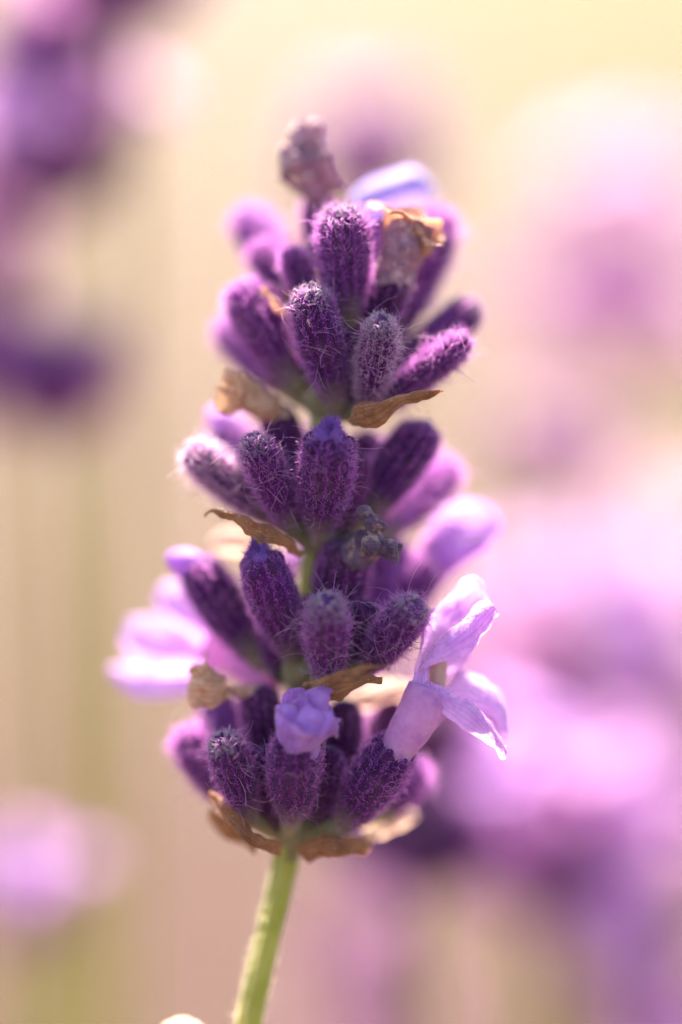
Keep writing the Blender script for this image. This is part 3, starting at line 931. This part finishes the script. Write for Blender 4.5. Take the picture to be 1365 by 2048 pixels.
wc = lumps(spike, 'withered_corolla', M_DRY, [
    ([(565, 832, -.02, 18), (530, 808, .05, 27), (500, 792, .1, 26), (475, 780, .12, 18)], .014),
    ([(515, 785, .14, 12), (490, 760, .16, 13), (470, 745, .16, 11), (456, 738, .16, 9), (450, 744, .15, 4)], .012),
    ([(495, 795, .12, 13), (465, 792, .12, 13), (442, 786, .1, 10), (434, 800, .08, 5)], .014),
    ([(540, 800, .1, 8), (510, 778, .15, 7), (480, 756, .18, 6)], .008),
    ([(500, 800, .12, 9), (470, 808, .08, 12), (445, 812, .06, 10), (436, 806, .06, 4)], .012)], 'tan shrivelled flower above the third whorl', crumple=.012)
def scrap(layers, mat, owner, **kw):
    o = sheet('withered_lobe', spike, layers, mat, **kw)
    loc = o.location.copy(); o.parent = owner; o.location = loc - owner.location
    return o
SC = dict(ruffle=.055, thick=.012, edge=.03, freq=13, crinkle=.026, n=40, m=22)
scrap([([(500, 770, .14), (480, 750, .18), (465, 735, .18), (452, 732, .16)], [(490, 795, .16), (468, 780, .2), (455, 762, .18), (447, 745, .16)], dict(bulge=.03))], M_DRY, wc, **SC)
scrap([([(490, 785, .14), (462, 776, .16), (440, 780, .14), (431, 795, .1)], [(488, 815, .1), (462, 822, .1), (440, 818, .1), (431, 805, .1)], dict(bulge=.05))], M_DRY, wc, **SC)
wg = lumps(spike, 'withered_corolla', M_DRY_GREY, [
    ([(690, 1112, .18, 26), (715, 1098, .27, 29), (738, 1088, .34, 24), (755, 1084, .38, 12)], .014),
    ([(748, 1085, .4, 9), (746, 1062, .42, 12), (740, 1042, .42, 15), (728, 1024, .42, 11), (720, 1012, .42, 4)], .016),
    ([(750, 1088, .42, 8), (772, 1098, .42, 10), (790, 1100, .4, 9), (798, 1118, .4, 4)], .014),
    ([(738, 1050, .44, 6), (755, 1050, .45, 9), (770, 1056, .44, 5)], .012)], 'grey violet shrivelled flower on a dark calyx', crumple=.024)
scrap([([(745, 1062, .42), (728, 1046, .45), (716, 1026, .44), (712, 1014, .42)], [(770, 1062, .44), (768, 1044, .47), (748, 1024, .45), (730, 1012, .42)], dict(bulge=.03))], M_DRY_GREY, wg, **SC)
scrap([([(725, 1078, .42), (738, 1070, .47), (752, 1072, .47), (760, 1080, .44)], [(728, 1106, .42), (745, 1108, .48), (762, 1100, .47), (766, 1090, .44)], dict(bulge=.04))], M_DRY_GREY, wg, **SC)
scrap([([(755, 1080, .4), (775, 1072, .43), (792, 1078, .42), (798, 1088, .4)], [(758, 1108, .4), (778, 1116, .45), (794, 1118, .43), (799, 1112, .4)], dict(bulge=.03))], M_DRY_GREY, wg, **SC)
wd_ = lumps(spike, 'withered_corolla', M_DRY, [
    ([(530, 1388, .08, 15), (490, 1382, .12, 16), (455, 1376, .13, 13), (425, 1374, .13, 9), (408, 1374, .14, 4)], .012),
    ([(460, 1392, .2, 9), (425, 1398, .22, 11), (395, 1408, .2, 9), (383, 1414, .18, 4)], .012),
    ([(450, 1358, .2, 8), (420, 1348, .22, 9), (395, 1338, .2, 9), (380, 1340, .18, 4)], .012)], 'light brown crumpled flower beside the lowest whorl', crumple=.012)
scrap([([(455, 1360, .18), (425, 1345, .22), (395, 1335, .2), (377, 1338, .16)], [(450, 1400, .2), (425, 1410, .24), (400, 1415, .2), (378, 1412, .16)], dict(bulge=.03))], M_DRY, wd_, **SC)
scrap([([(445, 1362, .2), (428, 1340, .22), (416, 1322, .22), (413, 1308, .2)], [(405, 1368, .2), (402, 1345, .22), (408, 1325, .22), (412, 1309, .2)], dict(bulge=.03))], M_DRY, wd_, **SC)
sheet('withered_lobe', spike, [([(420, 1075, -.3), (450, 1058, -.34), (490, 1062, -.34), (525, 1085, -.3)], [(430, 1105, -.3), (460, 1108, -.34), (500, 1112, -.34), (530, 1110, -.3)], dict(bulge=.06))], M_BRACT_PALE,
      'blurred peach coloured dry lobe', ruffle=.02, thick=.009)

# bud and petal tips of single calyces
lumps(spike, 'flower_bud', M_PETAL_VIOLET, [([(405, 1150, -.08, 30), (375, 1130, -.08, 32), (350, 1122, -.1, 24), (335, 1126, -.1, 12)], .008)], 'lilac blue bud tip')
lumps(spike, 'flower_bud', M_PETAL, [([(475, 880, -.38, 34), (450, 850, -.42, 38), (430, 838, -.45, 28), (416, 840, -.45, 14)], .008)], 'blurred lilac bud tip')
lumps(spike, 'flower_bud', M_BUD, [([(838, 880, -.02, 24), (852, 855, -.02, 18), (862, 842, -.02, 8)], .008)], 'violet bud on a slanting calyx')
sheet('petal', spike, [([(700, 392, -.42), (735, 362, -.46), (785, 345, -.5), (830, 335, -.52), (872, 378, -.55)], [(710, 440, -.42), (760, 425, -.46), (800, 412, -.5), (840, 400, -.52), (870, 392, -.55)], dict(bulge=.10))], M_PETAL_BLUE,
      'blurred bluish petal at the top', thick=.009)

# violet half open flower
f = trumpet(spike, 'half_open_flower', M_PETAL_VIOLET, (596, 1508, .47), (615, 1434, .57), 33, 52, 18, 'crumpled violet flower opening at the front', hair=900, turn=0.8, crk=.015, phase=0.5)
def petalf(name, o):
    loc = o.location.copy(); o.parent = f; o.location = loc - f.location
petalf('', lumps(spike, 'flower_throat', M_BUD, [([(606, 1480, .48, 18), (618, 1440, .54, 24), (622, 1422, .55, 12)], .01)], crumple=.008))
PF = dict(ruffle=.045, thick=.009, edge=.03, freq=13, crinkle=.014, n=40, m=24, hair=350, hlen=.013)
for LA, LB, bl in (
        ([(592, 1402, .54), (572, 1408, .60), (558, 1422, .62), (552, 1437, .60)], [(602, 1466, .64), (580, 1458, .66), (562, 1450, .64), (553, 1440, .60)], .02),
        ([(598, 1424, .48), (606, 1394, .52), (630, 1376, .53), (652, 1371, .52)], [(648, 1436, .56), (664, 1414, .58), (669, 1392, .56), (656, 1374, .52)], .03),
        ([(640, 1420, .58), (662, 1424, .63), (678, 1442, .62), (676, 1474, .58)], [(622, 1476, .63), (646, 1474, .68), (662, 1468, .64), (673, 1476, .58)], .03),
        ([(590, 1432, .61), (612, 1414, .64), (640, 1420, .65), (668, 1436, .61)], [(592, 1452, .64), (615, 1462, .70), (642, 1456, .70), (668, 1452, .64)], .02),
        ([(590, 1424, .52), (586, 1402, .55), (594, 1390, .56), (604, 1384, .56)], [(626, 1425, .54), (622, 1400, .58), (614, 1388, .57), (606, 1384, .56)], .03),
        ([(598, 1440, .62), (594, 1462, .66), (596, 1484, .63), (602, 1500, .58)], [(636, 1442, .64), (640, 1464, .68), (630, 1486, .64), (610, 1502, .58)], .02)):
    petalf('', sheet('petal_lobe', spike, [(LA, LB, dict(bulge=bl))], M_PETAL_VIOLET, **PF))

# big open lilac flower
fl = lumps(spike, 'open_flower', M_PETAL_PINK, [([(768, 1540, .34, 26), (794, 1500, .36, 34), (826, 1450, .385, 42), (850, 1404, .40, 46), (860, 1375, .40, 43)], .008)], 'big lilac flower with open lips and a pale throat')
def petal(layers, mat=None, **kw):
    o = sheet('petal_lobe', spike, layers, mat or M_PETAL, **kw)
    loc = o.location.copy()
    o.parent = fl
    o.location = loc - fl.location
    return o
PT = dict(ruffle=.045, thick=.009, edge=.03, freq=9, crinkle=.010, n=60, m=32)
petal([([(835, 1350, .40), (846, 1270, .38), (872, 1212, .34), (902, 1172, .28), (932, 1151, .25), (956, 1156, .24)], [(880, 1340, .30), (925, 1290, .28), (965, 1245, .28), (979, 1205, .26), (976, 1175, .25), (958, 1157, .24)], dict(bulge=-.08))], hair=500, hlen=.016, **PT)
petal([([(842, 1338, .44), (872, 1290, .44), (915, 1240, .43), (950, 1212, .40), (978, 1205, .38), (990, 1214, .37)], [(836, 1350, .46), (885, 1326, .52), (935, 1306, .52), (966, 1278, .46), (985, 1245, .41), (993, 1222, .38), (991, 1215, .37)], dict(bulge=.07))], hair=900, hlen=.016, **PT)
petal([([(846, 1360, .44), (885, 1378, .46), (925, 1392, .46), (945, 1395, .46), (975, 1440, .45), (1012, 1500, .42)], [(846, 1378, .46), (882, 1412, .50), (920, 1452, .50), (955, 1478, .48), (985, 1496, .45), (1008, 1526, .42)], dict(bulge=.05))], hair=900, hlen=.016, **PT)
petal([([(885, 1375, .2), (920, 1352, .16), (965, 1362, .14), (1003, 1402, .14), (1016, 1450, .16)], [(890, 1400, .24), (930, 1420, .24), (970, 1440, .24), (1000, 1470, .22), (1012, 1480, .2)], dict(bulge=.06))], **PT)
petal([([(890, 1350, .12), (915, 1335, .1), (940, 1310, .08)], [(880, 1310, .12), (905, 1300, .1), (935, 1292, .08)], dict(bulge=.04))], **PT)
petal([([(838, 1345, .42), (832, 1372, .45), (845, 1395, .48)], [(858, 1340, .40), (856, 1372, .42), (862, 1395, .46)], dict(bulge=.05))], **PT)
throat = lumps(spike, 'flower_throat', M_BRACT_PALE, [([(880, 1310, .26, 16), (876, 1345, .28, 18), (872, 1385, .28, 18)], .004)])
loc = throat.location.copy(); throat.parent = fl; throat.location = loc - fl.location

# blurred open flower on the other side, lit through
fl2 = lumps(spike, 'open_flower', M_PETAL_PINK, [([(545, 1375, -.2, 34), (505, 1335, -.28, 44), (465, 1300, -.34, 52), (430, 1280, -.38, 56)], .008)], 'blurred flower facing the sun, almost white')
def petal2(layers, mat=None, **kw):
    o = sheet('petal_lobe', spike, layers, mat or M_PETAL, **kw)
    loc = o.location.copy(); o.parent = fl2; o.location = loc - fl2.location
    return o
PB = dict(ruffle=.02, thick=.01, n=40, m=20)
petal2([([(435, 1300, -.50), (370, 1310, -.56), (290, 1325, -.60), (222, 1328, -.62)], [(420, 1370, -.44), (350, 1392, -.46), (270, 1390, -.50), (222, 1352, -.58)], dict(bulge=.04))], M_PETAL, **PB)
petal2([([(430, 1290, -.42), (380, 1255, -.48), (320, 1230, -.55), (260, 1235, -.6)], [(430, 1350, -.40), (370, 1350, -.42), (300, 1345, -.46), (243, 1290, -.56)], dict(bulge=.05))], M_PETAL, **PB)
petal2([([(470, 1275, -.42), (430, 1220, -.45), (375, 1165, -.5), (325, 1165, -.55)], [(420, 1310, -.40), (380, 1270, -.42), (330, 1235, -.48), (310, 1195, -.55)], dict(bulge=.05))], M_PETAL, **PB)

# lilac hood, third flower, blurred
fl3 = lumps(spike, 'open_flower', M_PETAL_PINK, [([(835, 1175, -.28, 36), (860, 1135, -.32, 44), (885, 1095, -.36, 50)], .008)], 'lilac hooded flower behind, blurred')
def petal3(layers, mat=None, **kw):
    o = sheet('petal_lobe', spike, layers, mat or M_PETAL, **kw)
    loc = o.location.copy(); o.parent = fl3; o.location = loc - fl3.location
    return o
petal3([([(845, 1100, -.34), (868, 1035, -.42), (920, 1003, -.48), (975, 1012, -.5), (1003, 1052, -.46)], [(855, 1120, -.26), (900, 1085, -.22), (945, 1075, -.22), (985, 1075, -.3), (1003, 1058, -.42)], dict(bulge=.06))], M_PETAL_VIOLET, **PB)
petal3([([(848, 1095, -.26), (890, 1085, -.2), (940, 1080, -.2), (985, 1078, -.26)], [(850, 1160, -.3), (890, 1155, -.28), (930, 1125, -.28), (965, 1100, -.3)], dict(bulge=.05))], M_PETAL_VIOLET, **PB)

# pale papery flower of the next whorl down, its top edge in the frame
lumps(spike, 'pedicel', M_STEM, [([(470, 2200, .08, 18), (430, 2170, .12, 20), (395, 2130, .14, 24)], .006)])
lumps(spike, 'withered_lobe', M_BRACT_PALE, [([(420, 2160, .14, 24), (398, 2105, .14, 38), (370, 2082, .13, 42), (340, 2076, .12, 36), (322, 2080, .12, 16)], .012)], 'pale pink papery lobe at the lower edge', crumple=.010)


# ---------------------------------------------------------------- lavender spikes behind, out of focus
def far_calyx(mat, hmat, seed, hairs=200):
    L, Rm = 0.62, 0.15
    v, q, tr, al, rb = calyx_geo(L, Rm, seed, seg=26, rings=12, ribamp=0.06)
    o = build('calyx', v, q, mat, attrs={'along': al, 'rib': rb}, tris=tr)
    p, nn, t = calyx_surface(L, Rm, hairs, seed)
    hv, hq, ha, ht = hair_geo(p, nn, np.array([0, 0, 1.0]), np.random.default_rng(seed).lognormal(0, .3, len(p)) * .09, seed, rad=.005, seg=2)
    h = build('calyx_fuzz', hv, hq, hmat, attrs={'along': ha, 'tone': ht})
    h.parent = o
    tag(h, kind='stuff')
    return o


def far_flower(mat, seed):
    """open flower: tube and five spreading lobes"""
    g = np.random.default_rng(seed)
    geos = [tube_geo(spline([np.zeros(3), np.array([0, .02, .25]), np.array([0, .05, .5])], 8), np.array([.08, .085, .09, .10, .11, .13, .15, .17]), 14, False, .006, 6, seed)]
    for k in range(5):
        a = k * 1.2566 + g.uniform(-.2, .2)
        out = np.array([math.cos(a), math.sin(a), 0])
        sd_ = np.array([-math.sin(a), math.cos(a), 0])
        c0 = np.array([0, .05, .5])
        rows = []
        for t in np.linspace(0, 1, 7):
            c = c0 + out * (.13 + .34 * t) + np.array([0, 0, .10 * math.sin(t * 3.0)])
            wd = .04 + .19 * math.sin(math.pi * (.12 + .8 * t)) ** .8
            rows.append([c + sd_ * wd * s + np.array([0, 0, .05 * s * s * (1 if k % 2 else -1)]) for s in np.linspace(-1, 1, 6)])
        g_ = np.array(rows).reshape(-1, 3)
        g_ = g_ + np.array([0, 0, 1]) * (wave_noise(g_, 9, seed + k) * .02)[:, None]
        ii = np.arange(42).reshape(7, 6)
        q1 = np.stack([ii[:-1, :-1], ii[1:, :-1], ii[1:, 1:], ii[:-1, 1:]], -1).reshape(-1, 4)
        geos.append((g_, q1, np.zeros((0, 3), int)))
    v, q, t = merge(geos)
    return build('open_flower', v, q, mat, tris=t)


PROTO_CALYX = [far_calyx(M_CALYX_BACK, M_HAIR, 501), far_calyx(M_CALYX_FAR, M_HAIR_PALE, 502), far_calyx(M_CALYX_DARK, M_HAIR, 503, 60)]
PROTO_FLOWER = [far_flower(M_PETAL, 511), far_flower(M_PETAL_PINK, 512), far_flower(M_PETAL_PALE, 513)]
FRESH = set()


def put(proto, parent, loc, direc, scale, roll):
    if proto.name not in FRESH:
        FRESH.add(proto.name)
        o = proto
    else:
        o = proto.copy()
        C.objects.link(o)
        for ch in list(proto.children):
            c = ch.copy()
            C.objects.link(c)
            c.parent = o
    o.parent = parent
    o.rotation_mode = 'QUATERNION'
    o.rotation_quaternion = Vector(direc).normalized().to_track_quat('Z', 'Y') @ Matrix.Rotation(roll, 3, 'Z').to_quaternion()
    o.location = Vector(loc)
    o.scale = (scale,) * 3
    return o


def far_spike(px, py, wd, label, whorls=5, length=4.0, tones=(0, 0, 2, 1), flowers=6, ftone=(0, 1), per=9, below=None, lean=(0, 0), size=1.0, seed=1, span=(0.0, 1.0)):
    """px, py: the tip of the spike; wd: depth (negative = behind)"""
    g = np.random.default_rng(seed)
    top = P(px, py, wd)
    ax_ = np.array([lean[0], lean[1], 1.0])
    ax_ /= np.linalg.norm(ax_)
    bot = top - ax_ * length
    ft = np.array([bot[0] - lean[0] * 10 + g.uniform(-1, 1), bot[1] + g.uniform(-1, 1), -0.3])
    root = empty('lavender_spike', ft)
    tag(root, label, 'lavender', 'lavender spikes in the field')
    c = spline([top - ax_ * 0.3, bot, bot * 0.5 + ft * 0.5 + np.array([g.uniform(-.4, .4), 0, 0]), ft], 26)
    v, q, t = tube_geo(c, np.linspace(.07, .1, 26), 10, True)
    under(build('stem', v, q, M_STEM, origin=ft, tris=t), root)
    e1 = np.cross(ax_, [0, 1, 0]); e1 /= np.linalg.norm(e1)
    e2 = np.cross(ax_, e1)
    spots = []
    for k in range(whorls):
        f_ = k / max(1, whorls - 1)
        zc = top - ax_ * (0.45 + (length - 0.6) * f_)
        n_ = per - (k == 0) * min(2, per // 4)
        for j in range(n_):
            a = j / n_ * 6.283 + g.uniform(-.25, .25) + k
            out = e1 * math.cos(a) + e2 * math.sin(a)
            d = out * (0.62 if k else 0.3) + ax_ * (0.75 + g.uniform(-.15, .2))
            base = zc + out * 0.10 - ft
            tn = below if (below and k == whorls - 1) else tones
            put(PROTO_CALYX[tn[g.integers(len(tn))]], root, base, d, size * g.uniform(.85, 1.15), g.uniform(0, 6))
            spots.append((base + d / np.linalg.norm(d) * 0.42, d))
    for s_ in g.permutation(len(spots))[:flowers]:
        b_, d = spots[s_]
        put(PROTO_FLOWER[ftone[g.integers(len(ftone))]], root, b_, d + g.normal(size=3) * .25, size * g.uniform(.85, 1.15), g.uniform(0, 6))
    return root


LAV = (0, 0, 1); PNK = (1, 1, 0); PAL = (2, 2, 1)
far_spike(90, 75, -5.0, 'blurred corner spike, pale pink above and dark purple below', 2, 1.4, (1, 0), 3, PNK, seed=21, below=(2, 0), per=15, size=1.2)
far_spike(250, -420, -4.4, 'purple blurred spike hanging into the top edge', 4, 1.8, (0, 0, 2), 1, LAV, seed=22, per=12)
far_spike(-70, 350, -6, 'dusty mauve blurred spike along the edge below the corner one', 4, 2.0, (1, 0), 2, PNK, seed=23, per=10)
far_spike(110, 740, -4.8, 'blurred purple flower head beside the tan gap, level with the second whorl', 1, 0.7, (0, 0, 2), 0, PNK, seed=24, per=18, size=1.2)
far_spike(70, 1765, -5.0, 'round blurred lilac head low beside the stem', 1, 0.7, (1, 1), 14, (0, 0), seed=25, per=5, size=.5)
far_spike(735, 215, -7.0, 'blurred pinkish spike right behind the top whorl', 2, 1.0, (1, 1, 0), 0, PNK, seed=26, below=(0, 0, 1), per=12)
far_spike(1250, 430, -10.0, 'large pale pink blurred spike level with the top whorls', 2, 1.5, (1, 1), 24, (2, 1, 1), seed=27, per=6)
far_spike(1120, 860, -6.5, 'mauve blurred head between the pale pink spike and the hooded flower', 1, 0.8, (0, 1), 0, PNK, seed=28, per=11)
far_spike(1090, 1590, -5.4, 'bright lilac blurred spike behind the big open flower', 2, 1.1, (1, 1), 17, (0, 0, 1), seed=29, per=9)
far_spike(1130, 1250, -8.0, 'pink blurred head above the bright lilac one', 2, 1.2, (1, 0, 1), 13, (0, 1, 1), seed=34, per=8)
far_spike(1350, 1150, -12, 'pale pink blurred spike at the edge behind the lilac one', 4, 3.0, (1, 1), 44, (2, 2, 1), seed=30, per=6)
far_spike(840, 1450, -4.0, 'dark purple blurred spike beneath the big open flower', 2, 1.3, (2, 2, 0), 0, LAV, seed=31, per=15, size=1.2)
far_spike(740, 1850, -8.0, 'faint mauve blurred spike beside the stem at the lower edge', 3, 2.2, (1, 0, 1), 0, PNK, seed=32, per=9)
far_spike(1300, 1750, -7.5, 'dusty pink blurred spike in the lower corner', 4, 2.6, (1, 1, 0), 9, (1, 1), seed=33, per=9)
